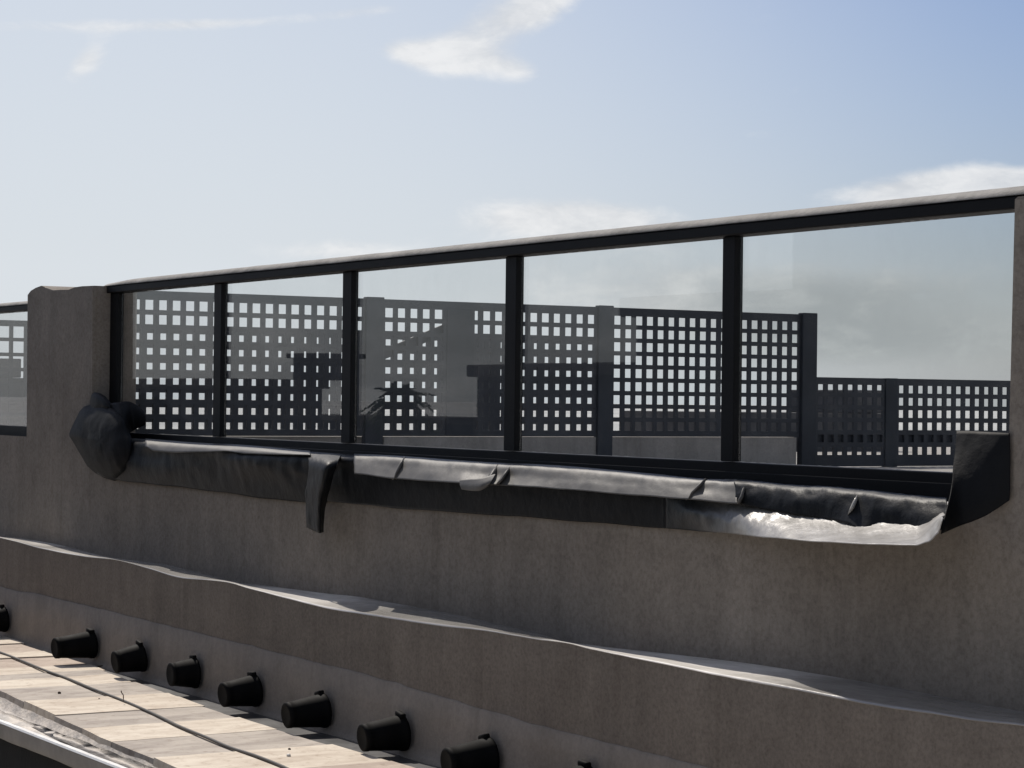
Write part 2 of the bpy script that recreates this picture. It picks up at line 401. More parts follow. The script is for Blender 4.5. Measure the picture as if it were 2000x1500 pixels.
for a, b in posts:
    xa, xb = PY(a, 700, YF).x, PY(b, 700, YF+.034).x
    if a == 217: xa = XL+.002
    bm = bmesh.new(); box(bm, (xa, YF-.008, Z(-.233)), (xb, YF+.034, Z(.654)), .004)
    link_mesh('post', bm, 'frame', bal); pe.append((xa, xb))
bm = bmesh.new(); box(bm, (XRp-.035, YF-.008, Z(-.233)), (XRp-.005, YF+.05, Z(.654)), .004); link_mesh('post', bm, 'frame', bal); pe.append((XRp-.035, XRp-.005))
for (a, b), (c, d) in zip(pe, pe[1:]):
    tilt = random.uniform(-.004, .004)
    bm = bmesh.new(); box(bm, (b+.003, YF+.018, Z(-.232)), (c-.003, YF+.026, Z(.652)))
    for v in bm.verts: v.co.y += tilt*(v.co.x-b)
    link_mesh('glass_pane', bm, 'glass', bal)
# the neighbouring bay beyond the left pillar
bl = empty('glass_balustrade', (-16.3, 5.45, sill), 'second stretch of dark framed glass balustrade left of the rough pillar, cut by the frame', 'balustrade')
xa, xb = -17.18, xz(53, 700)[0]-.004
link_mesh('handrail', rail_mesh(xa, xb, Z(.628), YF-.035, YF+.075, .04), 'frame', bl)
link_mesh('rail_cap', cap_mesh(xa, xb, Z(.6285), YF+.02, .06, .03), 'cap', bl, True)
bm = bmesh.new(); box(bm, (xa, YF, Z(-.31)), (xb, YF+.06, Z(-.225)), .004); link_mesh('bottom_rail', bm, 'frame', bl)
bm = bmesh.new(); box(bm, (xa, YF+.018, Z(-.223)), (xb, YF+.026, Z(.586))); link_mesh('glass_pane', bm, 'glass', bl)

# ------------------------------------------------------------------ lattice screens (behind the glass, square to the wall)
def perforated(y_cuts, z_cuts, hole, x0, th):
    bm = bmesh.new(); vf = {}; vb = {}
    ny, nz = len(y_cuts)-1, len(z_cuts)-1
    def gv(d, i, j, x):
        if (i, j) not in d: d[(i, j)] = bm.verts.new((x, y_cuts[i], z_cuts[j]))
        return d[(i, j)]
    solid = lambda i, j: 0 <= i < ny and 0 <= j < nz and not hole(i, j)
    for i in range(ny):
        for j in range(nz):
            if not solid(i, j): continue
            c = [(i, j), (i+1, j), (i+1, j+1), (i, j+1)]
            f = [gv(vf, *q, x0) for q in c]; b = [gv(vb, *q, x0-th) for q in c]
            bm.faces.new(f); bm.faces.new(b[::-1])
            for (di, dj), (p, q) in (((0, -1), (0, 1)), ((1, 0), (1, 2)), ((0, 1), (2, 3)), ((-1, 0), (3, 0))):
                if not solid(i+di, j+dj): bm.faces.new((f[p], b[p], b[q], f[q]))
    return bm
def lattice(y0, y1, zt, zb, pitch, hr, x0, top_margin, pz=None, th=.022, jit=0.):
    """panel between y0,y1 ; zt top ; holes pitch*hr"""
    ny = max(1, round((y1-y0)/pitch)); py = (y1-y0)/ny
    yc = [y0]
    for i in range(ny):
        c = y0+(i+.5)*py; hw = py*hr*.5*(1+random.uniform(-jit, jit)); yc += [c-hw, c+hw]
    yc.append(y1)
    zc = [zt]; z = zt-top_margin; pz = pz or pitch
    while z-pz*hr > zb+.01:
        zc += [z, z-pz*hr]; z -= pz
    zc.append(zb); zc = zc[::-1]
    return perforated(yc, zc, lambda i, j: i % 2 == 1 and j % 2 == 1, x0, th)
LX = -14.2
ly = lambda px: PX(px, 700, LX).y
zt = PX(900, 584+.033*(900-700), LX).z
zt = Z(.690); zb = Z(-.262); pitch = .0978
scr = empty('lattice_screen', (LX, 8.4, Z(-.5)), 'tall dark lattice privacy screen in three panels on a low wall behind the glass', 'lattice screen')
for a, b in ((ly(224), ly(712)), (ly(748), ly(1166)), (ly(1196), ly(1563))):
    link_mesh('lattice_panel', lattice(a, b, zt, zb, pitch, .67, LX, .060, jit=.07), 'lattice', scr)
for a, b, w in ((712, 748, .0), (1166, 1196, .0), (1563, 1592, .01)):
    bm = bmesh.new(); box(bm, (LX-.035, ly(a)+.002, Z(-.5)), (LX+.02+w, ly(b)-.002, zt+.012), .005)
    link_mesh('post', bm, 'post', scr)
bm = bmesh.new(); box(bm, (LX-.03, ly(872), Z(-.255)), (LX+.006, ly(926), zt-.055), .003); link_mesh('infill_board', bm, 'post', scr)
d0, d1 = PX(728, 700, LX+.03), PX(930, 618, LX+.03)
bm = bmesh.new()
dz = .05
c = [(d0.y, d0.z-dz), (d1.y, d1.z-dz), (d1.y, d1.z+dz*.6), (d0.y, d0.z+dz*.4)]
a = [bm.verts.new((LX-.024, y, z)) for y, z in c]; b = [bm.verts.new((LX-.046, y, z)) for y, z in c]
bm.faces.new(a); bm.faces.new(b[::-1])
for i in range(4): bm.faces.new((a[i], b[i], b[(i+1) % 4], a[(i+1) % 4]))
link_mesh('brace', bm, 'post', scr)
lowx = LX-.02
l2 = empty('lattice_screen', (lowx, 12.5, Z(-.5)), 'lower dark lattice screen at right behind the glass, reaching down to the deck', 'lattice screen')
ly2 = lambda px: PX(px, 800, lowx).y
link_mesh('lattice_panel', lattice(ly2(1594), ly2(1728), Z(.205), Z(-.495), .0985, .62, lowx, .055, jit=.05), 'lattice', l2)
link_mesh('lattice_panel', lattice(ly2(1752), ly2(2060), Z(.205), Z(-.495), .0985, .62, lowx, .055, jit=.05), 'lattice', l2)
bm = bmesh.new(); box(bm, (lowx-.04, ly2(1728)+.002, Z(-.5)), (lowx+.012, ly2(1752)-.002, Z(.207)), .004); link_mesh('post', bm, 'post', l2)
bm = bmesh.new(); box(bm, (lowx-.05, ly2(1596), Z(-.315)), (lowx-.024, ly2(2060), Z(-.235)), .003); link_mesh('back_rail', bm, 'post', l2)
BX = -18.5
l3 = empty('lattice_screen', (BX, 6.8, Z(-.5)), 'farther lattice screen glimpsed through the tall screen, and left of the pillar', 'lattice screen')
pb_ = .1212; yc_ = PX(345, 700, BX).y; n0 = int((yc_-PX(235, 700, BX).y)/pb_-.5); y0_ = yc_-(n0+.5)*pb_; n1 = int((PX(1186, 700, BX).y-y0_)/pb_)
l3p = lattice(y0_, y0_+n1*pb_, Z(.612), Z(-.48), pb_, .50, BX, .076, .127)
link_mesh('lattice_panel', lattice(5.65, y0_-.034, Z(.612), Z(-.48), .124, .76, BX, .05), 'lattice', l3)
link_mesh('lattice_panel', l3p, 'lattice', l3)
bm = bmesh.new(); box(bm, (BX-.03, y0_+n1*pb_+.002, Z(-.5)), (BX+.02, y0_+n1*pb_+.06, Z(.62)), .004); link_mesh('post', bm, 'post', l3)
bm = bmesh.new(); box(bm, (BX-.03, y0_-.03, Z(-.5)), (BX+.012, y0_-.002, Z(.62)), .002); link_mesh('post', bm, 'post', l3)
# low rendered wall under the tall screen
bm = bmesh.new(); box(bm, (LX-.16, 5.61, Z(-.498)), (LX-.045, ly(1562), Z(-.265)), .008); box(bm, (LX-.043, ly(752), Z(-.498)), (LX-.004, ly(1558), Z(-.266)), .004)
tag(link_mesh('low_wall', bm, 'curb'), 'low grey rendered wall under the tall lattice screen on the terrace', 'wall')

# ------------------------------------------------------------------ loose black sheeting along the sill
sheet = empty('plastic_sheeting', (-9.8, 5.25, Z(-.4)), 'loose black plastic sheeting draped over the sill under the glass, torn and curling', 'sheeting')
crease = [(150, 850), (215, 853), (430, 867), (700, 887), (1020, 906), (1430, 936), (1600, 948), (1860, 971), (1900, 975)]
def sheet_mesh(tabs, x0, x1, nx, nv, amp, fs=(3, 5), seed=0, keep=None):
    """tabs: rows of (y_table, Y_table); lofted with catmull between rows"""
    cols = []
    for i in range(nx+1):
        x = x0+(x1-x0)*i/nx
        pts = [PY(x, smooth_tab(ty, x), smooth_tab(tY, x)) for ty, tY in tabs]
        col = []
        for k in range(nv+1):
            t = k/nv; p = catmull(pts, t)
            e = math.sin(math.pi*min(1, t*1.05))
            a = smooth_tab(amp, x) if isinstance(amp, list) else amp
            w = a*e*(fbm(p.x*fs[0]+seed, t*fs[1], seed)+.5*fbm(p.x*fs[0]*5+seed, t*1.5, seed+4))
            p = p+Vector((0, -w, w*.3)); p.y = min(p.y, YF-.014) if p.z > sill else min(p.y, YW-.006)
            col.append(p)
        cols.append(col)
    return grid_mesh(cols)
def solid(o, th=.003):
    s = o.modifiers.new('thickness', 'SOLIDIFY'); s.thickness = th; s.offset = 0; return o
off = lambda tab, d: [(x, y+d) for x, y in tab]
bot = [(150, 880), (172, 910), (200, 931), (250, 941), (330, 949), (430, 961), (520, 974), (600, 981), (640, 979), (700, 985), (800, 995), (1000, 1008), (1150, 1020), (1300, 1032), (1400, 1040), (1500, 1050), (1600, 1058), (1700, 1063), (1790, 1065), (1815, 1058), (1832, 1042), (1842, 1012)]
mid1 = [(150, 858), (215, 876), (300, 884), (420, 892), (520, 905), (600, 915), (700, 918), (1000, 938), (1300, 965), (1420, 978), (1500, 990), (1600, 1002), (1700, 1016), (1790, 1020), (1842, 1000)]
mid2 = [(150, 868), (215, 905), (300, 918), (420, 926), (520, 938), (600, 948), (700, 952), (1000, 974), (1300, 1000), (1420, 1012), (1500, 1028), (1600, 1040), (1700, 1048), (1790, 1050), (1842, 1008)]
tabs = [(off(crease, 1), [(0, 5.398)]),
        (off(crease, 7), [(0, 5.285), (270, 5.28), (300, 5.255), (600, 5.255), (700, 5.275)]),
        (mid1, [(0, 5.24), (215, 5.245), (300, 5.25), (420, 5.24), (480, 5.215), (540, 5.23), (640, 5.25), (700, 5.272), (1300, 5.272), (1420, 5.25), (1842, 5.23)]),
        (mid2, [(0, 5.25), (215, 5.235), (300, 5.25), (420, 5.262), (520, 5.255), (640, 5.26), (700, 5.275), (1290, 5.275), (1400, 5.21), (1500, 5.14), (1600, 5.10), (1842, 5.09)]),
        (bot, [(0, 5.28), (215, 5.27), (300, 5.282), (520, 5.284), (700, 5.285), (1290, 5.283), (1340, 5.265), (1420, 5.20), (1490, 5.10), (1560, 5.02), (1700, 4.96), (1842, 4.95)])]
solid(link_mesh('skirt', sheet_mesh(tabs, 190, 1300, 260, 22, [(0, .012), (600, .014), (690, .003), (1300, .003)], (2.2, 3), 1), 'sheet', sheet, True))
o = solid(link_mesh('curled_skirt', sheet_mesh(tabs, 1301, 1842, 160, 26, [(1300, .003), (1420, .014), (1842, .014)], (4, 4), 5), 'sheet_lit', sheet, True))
o['label'] = 'outward curled lower edge of the sheeting at right, sunlight painted on'
# upper flap: dusty and catching the sky
fb = [(690, 925), (700, 926), (770, 935), (840, 940), (893, 943), (960, 947), (985, 948), (1040, 951), (1100, 956), (1250, 968), (1340, 975), (1440, 984)]
tabs = [(off(crease, 0), [(0, 5.392)]), (off(crease, 4), [(0, 5.27)]),
        ([(690, 905), (770, 913), (1000, 930), (1250, 948), (1440, 962)], [(0, 5.225), (770, 5.22), (900, 5.21), (1000, 5.23), (1150, 5.215), (1440, 5.23)]),
        (fb, [(0, 5.19), (800, 5.18), (900, 5.15), (990, 5.185), (1250, 5.185), (1440, 5.20)])]
o = solid(link_mesh('dusty_lit_flap', sheet_mesh(tabs, 692, 1440, 220, 16, .007, (1.8, 1.2), 11), 'sheet_flap', sheet, True)); o['label'] = 'dusty grey upper flap of the sheeting'
fb2 = [(1430, 983), (1470, 990), (1500, 996), (1560, 1006), (1620, 1015), (1655, 1022), (1668, 1030), (1680, 1042), (1692, 1032), (1712, 1026), (1760, 1028), (1800, 1031), (1845, 1036)]
tabs = [(off(crease, 0), [(0, 5.392)]), (off(crease, 5), [(0, 5.26)]),
        ([(1430, 960), (1600, 978), (1850, 1003)], [(0, 5.225), (1845, 5.22)]),
        (fb2, [(0, 5.205), (1600, 5.215), (1680, 5.18), (1720, 5.21), (1845, 5.19)])]
o = solid(link_mesh('black_flap', sheet_mesh(tabs, 1436, 1848, 150, 16, .010, (3, 2), 21), 'sheet', sheet, True))
def patch(cols, name, mat, nv=14, amp=.006, seed=0, nu=10):
    """cols: list of (list of (x,y,Y) from top to bottom) - lofted both ways"""
    C = [[PY(*p) for p in c] for c in cols]
    R = []
    for i in range(nu*(len(C)-1)+1):
        u = i/(nu*(len(C)-1)); col = []
        for k in range(nv+1):
            t = k/nv; p = catmull([catmull(c, t) for c in C], u)
            w = amp*fbm(p.x*14+seed, p.z*9, seed); p.y -= abs(w); col.append(p)
        R.append(col)
    return solid(link_mesh(name, grid_mesh(R), mat, sheet, True))
fb3 = [(284, 872), (300, 881), (340, 884), (390, 883), (440, 881), (480, 886), (540, 888), (606, 889)]
tabs = [(off(crease, 0), [(0, 5.392)]), (off(crease, 3), [(0, 5.285)]), ([(284, 866), (320, 872), (420, 875), (606, 887)], [(0, 5.228)]), (fb3, [(0, 5.205), (420, 5.205), (606, 5.22)])]
solid(link_mesh('dusty_lit_flap', sheet_mesh(tabs, 284, 606, 90, 8, .0015, (2, 1), 31), 'sheet_flap', sheet, True))  # sun highlight along the crease, painted as a strip of pale sheeting
# hanging strap, folded and pinched
patch([[(600, 884, 5.30), (604, 905, 5.17), (602, 935, 5.17), (598, 962, 5.18), (598, 1000, 5.19), (600, 1030, 5.20)],
       [(622, 886, 5.29), (622, 905, 5.13), (617, 935, 5.13), (612, 962, 5.15), (611, 1000, 5.17), (612, 1036, 5.18)],
       [(644, 887, 5.29), (640, 905, 5.11), (633, 935, 5.10), (626, 965, 5.12), (624, 1000, 5.14), (624, 1041, 5.16)],
       [(668, 889, 5.30), (660, 902, 5.17), (651, 930, 5.16), (640, 972, 5.19), (634, 1000, 5.21), (632, 1039, 5.22)]], 'hanging_strap', 'sheet', 24, .008, 3)
# pinch folds lying on the flap
def fold(pts, w, name='fold', mat='sheet_flap'):
    rows = []
    for i, (x, y, Y) in enumerate(pts):
        t = i/(len(pts)-1); ww = w*(1-.4*abs(2*t-1))
        rows.append([PY(x-ww, y+1, Y+.03), PY(x-ww*.4, y, Y+.006), PY(x, y-1, Y-.008), PY(x+ww*.5, y, Y+.004), PY(x+ww, y+1, Y+.04)])
    solid(link_mesh(name, grid_mesh(rows), mat, sheet, True), .002)
fold([(790, 893, 5.275), (783, 905, 5.222), (776, 920, 5.20), (770, 936, 5.18)], 7)
fold([(972, 908, 5.27), (963, 922, 5.21), (955, 936, 5.175), (948, 950, 5.15)], 8)
fold([(998, 910, 5.275), (989, 922, 5.215), (980, 936, 5.18), (970, 947, 5.16)], 6)
fold([(1378, 935, 5.275), (1366, 948, 5.225), (1352, 962, 5.212), (1344, 976, 5.195)], 8)
fold([(1456, 942, 5.275), (1452, 955, 5.225), (1448, 970, 5.21), (1442, 984, 5.19)], 9)
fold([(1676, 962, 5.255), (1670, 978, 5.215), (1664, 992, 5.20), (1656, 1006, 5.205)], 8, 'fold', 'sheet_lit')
patch([[(898, 938, 5.15), (899, 947, 5.14), (903, 956, 5.14)],
       [(918, 936, 5.145), (920, 948, 5.13), (921, 958.5, 5.13)],
       [(940, 934, 5.145), (940, 948, 5.125), (938, 958, 5.13)],
       [(968, 926, 5.175), (960, 940, 5.145), (950, 952, 5.14)]], 'torn_tab', 'sheet_flap', 8, .002, 7)
# bundled left end, bulging over the pillar corner
def blob(outline, centre, yc, yb, name, seed, mat='sheet', rings=9, amp=.02):
    n = 64; pts = []
    L = [0]; m_ = len(outline)
    for i in range(m_):
        a, b = outline[i], outline[(i+1) % m_]; L.append(L[-1]+math.hypot(a[0]-b[0], a[1]-b[1]))
    bm = bmesh.new(); ringv = []
    for r in range(rings+1):
        t = r/rings; row = []
        for k in range(n):
            s = L[-1]*k/n; i = max(j for j in range(m_) if L[j] <= s); u = (s-L[i])/(L[i+1]-L[i])
            a, b = outline[i], outline[(i+1) % m_]; ox, oy = a[0]+(b[0]-a[0])*u, a[1]+(b[1]-a[1])*u
            x, y = centre[0]+(ox-centre[0])*t, centre[1]+(oy-centre[1])*t
            Y = yc+(yb-yc)*(1-math.sqrt(max(0, 1-t**2.4)))
            p = PY(x, y, Y); w = amp*(1-t**6)*(fbm(p.x*7+seed, p.z*5, seed)-.4*abs(fbm(p.x*3, p.z*12, seed+3)))
            p.y -= w; row.append(p)
        if r == 0: ringv.append([bm.verts.new(sum(row, Vector())/n)])
        else: ringv.append([bm.verts.new(p) for p in row])
    for k in range(n): bm.faces.new((ringv[0][0], ringv[1][k], ringv[1][(k+1) % n]))
    for r in range(1, rings):
        for k in range(n): bm.faces.new((ringv[r][k], ringv[r+1][k], ringv[r+1][(k+1) % n], ringv[r][(k+1) % n]))
    return link_mesh(name, bm, mat, sheet, True)
blob([(177, 790), (186, 786), (200, 785), (216, 790), (232, 800), (244, 816), (250, 838), (258, 858), (262, 880), (258, 905), (246, 926), (226, 940), (205, 934), (186, 924), (170, 910), (156, 886), (142, 862), (134, 850), (138, 838), (147, 820), (155, 804), (164, 794)], (196, 862), 5.175, 5.292, 'bundled_end', 4, 'sheet_dark', 10, .009)
blob([(176, 782), (178, 771), (184, 766), (194, 767), (206, 774), (216, 786), (222, 800), (206, 812), (188, 810), (176, 800)], (196, 788), 5.225, 5.285, 'bundle_tip', 9, 'sheet_dark', 6, .004)
patch([[(206, 790, 5.262), (212, 810, 5.25), (222, 832, 5.245), (232, 852, 5.25)], [(230, 786, 5.28), (236, 806, 5.26), (240, 828, 5.25), (246, 850, 5.26)], [(255, 785, 5.36), (258, 802, 5.35), (260, 822, 5.35), (262, 840, 5.36)], [(278, 799, 5.385), (282, 806, 5.38), (285, 816, 5.38), (284, 830, 5.385)]], 'tucked_corner', 'sheet_dark', 10, .003, 5)
# right end turned up against the pillar
patch([[(1869, 842, 5.28), (1866, 880, 5.25), (1862, 920, 5.21), (1857, 960, 5.16), (1848, 1000, 5.09), (1838, 1043, 5.02)],
       [(1890, 842, 5.282), (1888, 880, 5.255), (1884, 920, 5.225), (1880, 960, 5.20), (1876, 995, 5.18), (1870, 1029, 5.17)],
       [(1930, 844, 5.285), (1930, 880, 5.265), (1929, 920, 5.25), (1928, 960, 5.24), (1926, 985, 5.235), (1922, 1009, 5.235)],
       [(1972, 846, 5.285), (1973, 880, 5.285), (1973, 915, 5.285), (1973, 945, 5.285), (1973, 962, 5.285), (1972, 977, 5.285)]], 'turned_up_end', 'sheet_dark', 20, .004, 13)

# ------------------------------------------------------------------ black plastic pots poking out along the wall foot
def pot_profile():
    return [(r*1.16, l) for r, l in [(0, .004), (.036, .003), (.046, .0), (.053, .006), (.0545, .03), (.053, .034), (.055, .060), (.0575, .095), (.0585, .100), (.060, .13), (.0655, .20), (.0675, .232), (.070, .240), (.0725, .252), (.0725, .268), (.064, .272), (0, .272)]]
def lathe(prof, seg=28):
    bm = bmesh.new(); rings = []
    for r, l in prof:
        if r == 0: rings.append([bm.verts.new((0, l, 0))])
        else: rings.append([bm.verts.new((r*math.cos(2*math.pi*k/seg), l, r*math.sin(2*math.pi*k/seg))) for k in range(seg)])
    for a, b in zip(rings, rings[1:]):
        for k in range(seg):
            if len(a) == 1: bm.faces.new((a[0], b[k], b[(k+1) % seg]))
            elif len(b) == 1: bm.faces.new((a[k], a[(k+1) % seg], b[0]))
            else: bm.faces.new((a[k], a[(k+1) % seg], b[(k+1) % seg], b[k]))
    return bm
PP = pot_profile()
pots = [ # near-end (x left, y centre), rim (x right, y centre), label
    (-70, 1203, 12, 1206, 'black pot at the very left, only its rim inside the picture'),
    (101, 1267, 184, 1255, 'long black pot with a pale strip on top, at the left end of the slabs'),
    (213, 1291, 280, 1280, 'short black pot tilting upward, just right of the pot with the pale strip'),
    (323, 1317, 384, 1311, 'stubby black pot with an almost level top, above the small bent wire'),
    (420, 1350, 502, 1345, 'black pot with level top and small lip, between the stubby pot and the notched pot'),
    (547, 1391, 637, 1384, 'black pot with a notched top, below the hanging strap'),
    (700, 1437, 790, 1427, 'black pot beside the far right tip of the visible slabs'),
    (861, 1480, 961, 1474, 'black pot cut by the bottom edge of the picture'),
    (1052, 1535, 1152, 1529, 'black pot of which only the lip tip shows at the bottom edge')]
first = None
for i, (xa, ya, xb, yb, lab) in enumerate(pots):
    rim = PY(xb-2, yb+3, YL-.035)
    ln = {1: .90, 2: .62, 3: .54, 4: .70, 5: .76, 6: .76}.get(i, .78)
    if first is None:
        pr = empty('plastic_pot', rim, lab, 'pot', 'black plastic pots along the wall foot')
        bm = lathe(PP); 
        for v in bm.verts: v.co = Vector((v.co.x, v.co.y-.272, v.co.z))
        me_o = link_mesh('body', bm, 'pot', None, True); me_o.parent = pr
        bm = bmesh.new(); box(bm, (-.034, -.040, .070), (.034, -.004, .096), .008)
        lip = link_mesh('lip', bm, 'pot', None, True); lip.parent = pr
        first = pr; o = pr
    else:
        o = first.copy(); COL.objects.link(o)
        for ch in list(first.children):
            c = ch.copy(); COL.objects.link(c); c.parent = o
        o['label'] = lab
    o.location = rim
    o.scale = (1, ln, 1)
    o.rotation_euler = (math.radians({1: 3, 2: 8, 3: 1}.get(i, 4)), math.radians(random.uniform(-18, 18)), math.radians(random.uniform(-4, 4)))

# ------------------------------------------------------------------ cable and bits on the slabs
cab = [(-120, 1232), (0, 1274), (40, 1290), (85, 1308), (130, 1324), (180, 1346), (240, 1368), (300, 1394), (350, 1418), (400, 1440), (450, 1459), (500, 1477), (550, 1497), (600, 1520), (680, 1560)]
bm = bmesh.new(); pts = [PZ(x, y, ZS+.009)+Vector((0, .004*math.sin(x*.05), .002*math.sin(x*.08))) for x, y in cab]
tube(bm, [catmull(pts, k/140) for k in range(141)], .0075, 8)
tag(link_mesh('cable', bm, 'cable', None, True), 'thin grey cable running along the middle of the cream slabs', 'cable')
b0 = PZ(241, 1369, ZS+.02)
bm = bmesh.new(); tube(bm, [b0, b0+Vector((0, 0, .016)), b0+Vector((-.002, 0, .030)), b0+Vector((-.018, -.004, .042)), b0+Vector((-.022, -.004, .050))], .003, 6)
tag(link_mesh('wire_hook', bm, 'wire'), 'small bent wire standing up from the cable', 'wire')
def pebble(px, py, r, mat, name, lab, cat, group=None):
    bm = bmesh.new(); bmesh.ops.create_icosphere(bm, subdivisions=2, radius=r)
    p = PZ(px, py, ZS+r*.5+.002)
    for v in bm.verts:
        v.co *= 1+.35*noise.noise(v.co*60+Vector((px, 0, 0))); v.co.z *= .75; v.co += p
    tag(link_mesh(name, bm, mat, None, True), lab, cat, group)
pebble(564, 1475, .010, 'pale', 'bolt', 'tiny shiny bolt head in the slab joint near the cable', 'bolt')
pebble(116, 1353, .009, 'debris', 'debris', 'dark crumb on a slab joint left of the cable', 'debris')
pebble(565, 1463, .007, 'debris', 'debris', 'dark speck on the slab above the shiny bolt', 'debris')
pebble(194, 1365, .006, 'debris', 'debris', 'dark speck on the slab left of the bent wire', 'debris')
q0 = PZ(190, 1302, -1.598)
bm = bmesh.new(); tube(bm, [q0, q0+Vector((.03, .02, .006)), q0+Vector((.05, .06, .004))], .005, 6)
tag(link_mesh('twig', bm, 'debris'), 'dark twig in the shaded gutter between two pots', 'twig')

# ------------------------------------------------------------------ things beyond the lattice
def house(name, label, x0, x1, y0, y1, z0, z1, group=None, roof=None, windows=(), cat='building'):
    e = empty(name, ((x0+x1)/2, (y0+y1)/2, z0), label, cat, group)
    bm = bmesh.new(); box(bm, (x0, y0, z0), (x1, y1, z1)); link_mesh('wall', bm, 'far_wall', e)
    bm = bmesh.new()
    if roof == 'gable':
        ym = (y0+y1)/2; h = (y1-y0)*.22; ov = .3
        c = [(y0-ov, z1+.01), (ym, z1+h), (y1+ov, z1+.01)]
        a = [bm.verts.new((x0-ov, y, z)) for y, z in c]; b = [bm.verts.new((x1+ov, y, z)) for y, z in c]
        bm.faces.new(a); bm.faces.new(b[::-1])
        for i in range(3): bm.faces.new((a[i], a[(i+1) % 3], b[(i+1) % 3], b[i]))
    else:
        box(bm, (x0-.15, y0-.15, z1+.004), (x1+.15, y1+.15, z1+.22), .03)
    link_mesh('roof', bm, 'far_roof', e)
    for (wx, wz, ww, wh) in windows:
        bm = bmesh.new(); box(bm, (wx, y1+.003, wz), (wx+ww, y1+.05, wz+wh), .01); f = link_mesh('window', bm, 'far_roof', e)
        bm = bmesh.new(); box(bm, (wx+.1, y1+.052, wz+.1), (wx+ww-.1, y1+.06, wz+wh-.1)); link_mesh('pane', bm, 'far_glass', f)
    return e
# small dark shed on the far side of the terrace, seen through the lower lattice
shed = empty('shed', (-23, 15.5, Z(-.5)), 'dark flat roofed shed on the terrace seen through the lower lattice holes', 'shed')
sx = -19.0
s0 = PX(1380, 800, sx); s1 = PX(1748, 800, sx); s2 = PX(1672, 800, sx)
bm = bmesh.new(); box(bm, (sx-1.5, s0.y, Z(-.5)), (sx, s1.y, PX(1500, 806, sx).z)); link_mesh('wall', bm, 'shed', shed)
bm = bmesh.new(); box(bm, (sx-1.2, s2.y, PX(1500, 806, sx).z+.002), (sx-.02, s1.y-.02, PX(1700, 762, sx).z), .01); link_mesh('upper_box', bm, 'shed', shed)

hx = -21.5
h0, h1 = PX(-90, 740, hx), PX(58, 740, hx)
hut = empty('shed', (hx-.6, (h0.y+h1.y)/2, Z(-.5)), 'dark flat topped shed seen through the glass left of the pillar', 'shed')
bm = bmesh.new(); box(bm, (hx-1.2, h0.y, Z(-.5)), (hx, h1.y, PX(25, 738, hx).z), .01); link_mesh('wall', bm, 'far_wall', hut)
bm = bmesh.new(); box(bm, (hx-1.0, h0.y+.1, PX(25, 738, hx).z+.003), (hx-.1, h1.y-.05, PX(25, 700, hx).z), .01); link_mesh('upper_box', bm, 'shed', hut)

# ------------------------------------------------------------------ what the glass mirrors: the street side behind the viewer
def mir(px, py, L):
    d = ray(px, py); s = (YF+L)/d.y; return Vector((s*d.x, YF-L, s*d.z+CZ))
def mirror_house(px0, px1, py, L, depth, label, roof=None, nwin=4):
    a, b = mir(px0, py, L), mir(px1, py, L+depth+.15)
    zt = (a.z+mir((px0+px1)/2, py, L).z)/2-.2
    ws = []
    for i in range(nwin):
        w = (b.x-a.x)/nwin; ws.append((a.x+w*(i+.25), zt-3.2, w*.45, 1.6))
    return house('house', label, a.x, b.x, a.y-depth, a.y, 0, zt, 'houses across the street', roof, ws)
mirror_house(245, 640, 741, 17, 2.5, 'long low house mirrored dark in the two left panes')
mirror_house(905, 1640, 712, 15, 4, 'taller flat house mirrored in the middle of the glass')
def mirror_block(px0, x1, py, L, depth, label, nwin=3):
    a = mir(px0, py, L); w = (x1-a.x)/nwin
    return house('house', label, a.x, x1, a.y-depth, a.y, 0, a.z-.2, 'houses across the street', None, [(a.x+w*(i+.25), a.z-3.2, w*.45, 1.6) for i in range(nwin)])
mirror_block(1250, -13.2, 585, 9, 2.5, 'tall dark house mirrored behind the right end of the tall lattice')
mirror_block(1532, -9.0, 330, 6.5, 2.0, 'highest house mirrored as a faint shade across the rightmost pane')
mirror_house(600, 965, 812, 30, 2, 'far low house mirrored behind the palm')
a, b = mir(572, 700, 19), mir(604, 700, 19)
ch = empty('chimney_stack', ((a.x+b.x)/2, a.y-1, Z(-.3)), 'square roof box mirrored above the long low house', 'chimney')
bm = bmesh.new(); box(bm, (a.x, a.y-.9, mir(590, 742, 19).z), (b.x, a.y, a.z), .02); link_mesh('stack', bm, 'far_wall', ch)
bm = bmesh.new(); box(bm, (a.x-.15, a.y-1.05, a.z+.003), (b.x+.15, a.y+.12, a.z+.12), .02); link_mesh('cap', bm, 'far_roof', ch)
# palm
pb = mir(752, 786, 20)
palm = empty('palm_tree', (pb.x, pb.y, 0), 'palm tree mirrored in the centre pane', 'tree')
bm = bmesh.new(); tube(bm, [Vector((pb.x+.15*math.sin(k), pb.y, pb.z*k/8)) for k in range(9)], .22, 10); link_mesh('trunk', bm, 'trunk', palm, True)
bm = bmesh.new()
for k in range(95):
    az = random.uniform(0, 6.28); el = random.uniform(-.5, 1.3); ln = random.uniform(.45, .95)
    dr = Vector((math.cos(az)*math.cos(el), math.sin(az)*math.cos(el), math.sin(el))); side = dr.cross(Vector((0, 0, 1))).normalized()
    prev = None
    for i in range(9):
        t = i/8; c = pb+dr*ln*t+Vector((0, 0, -.42*t*t))
        for sgn in (-1, 1):
            w = .30*math.sin(math.pi*min(.97, t+.08))
            a1 = bm.verts.new(c); a2 = bm.verts.new(c+dr*.07); a3 = bm.verts.new(c+side*sgn*w+dr*.16+Vector((0, 0, -.12)))
            bm.faces.new((a1, a2, a3))
link_mesh('crown', bm, 'frond', palm)

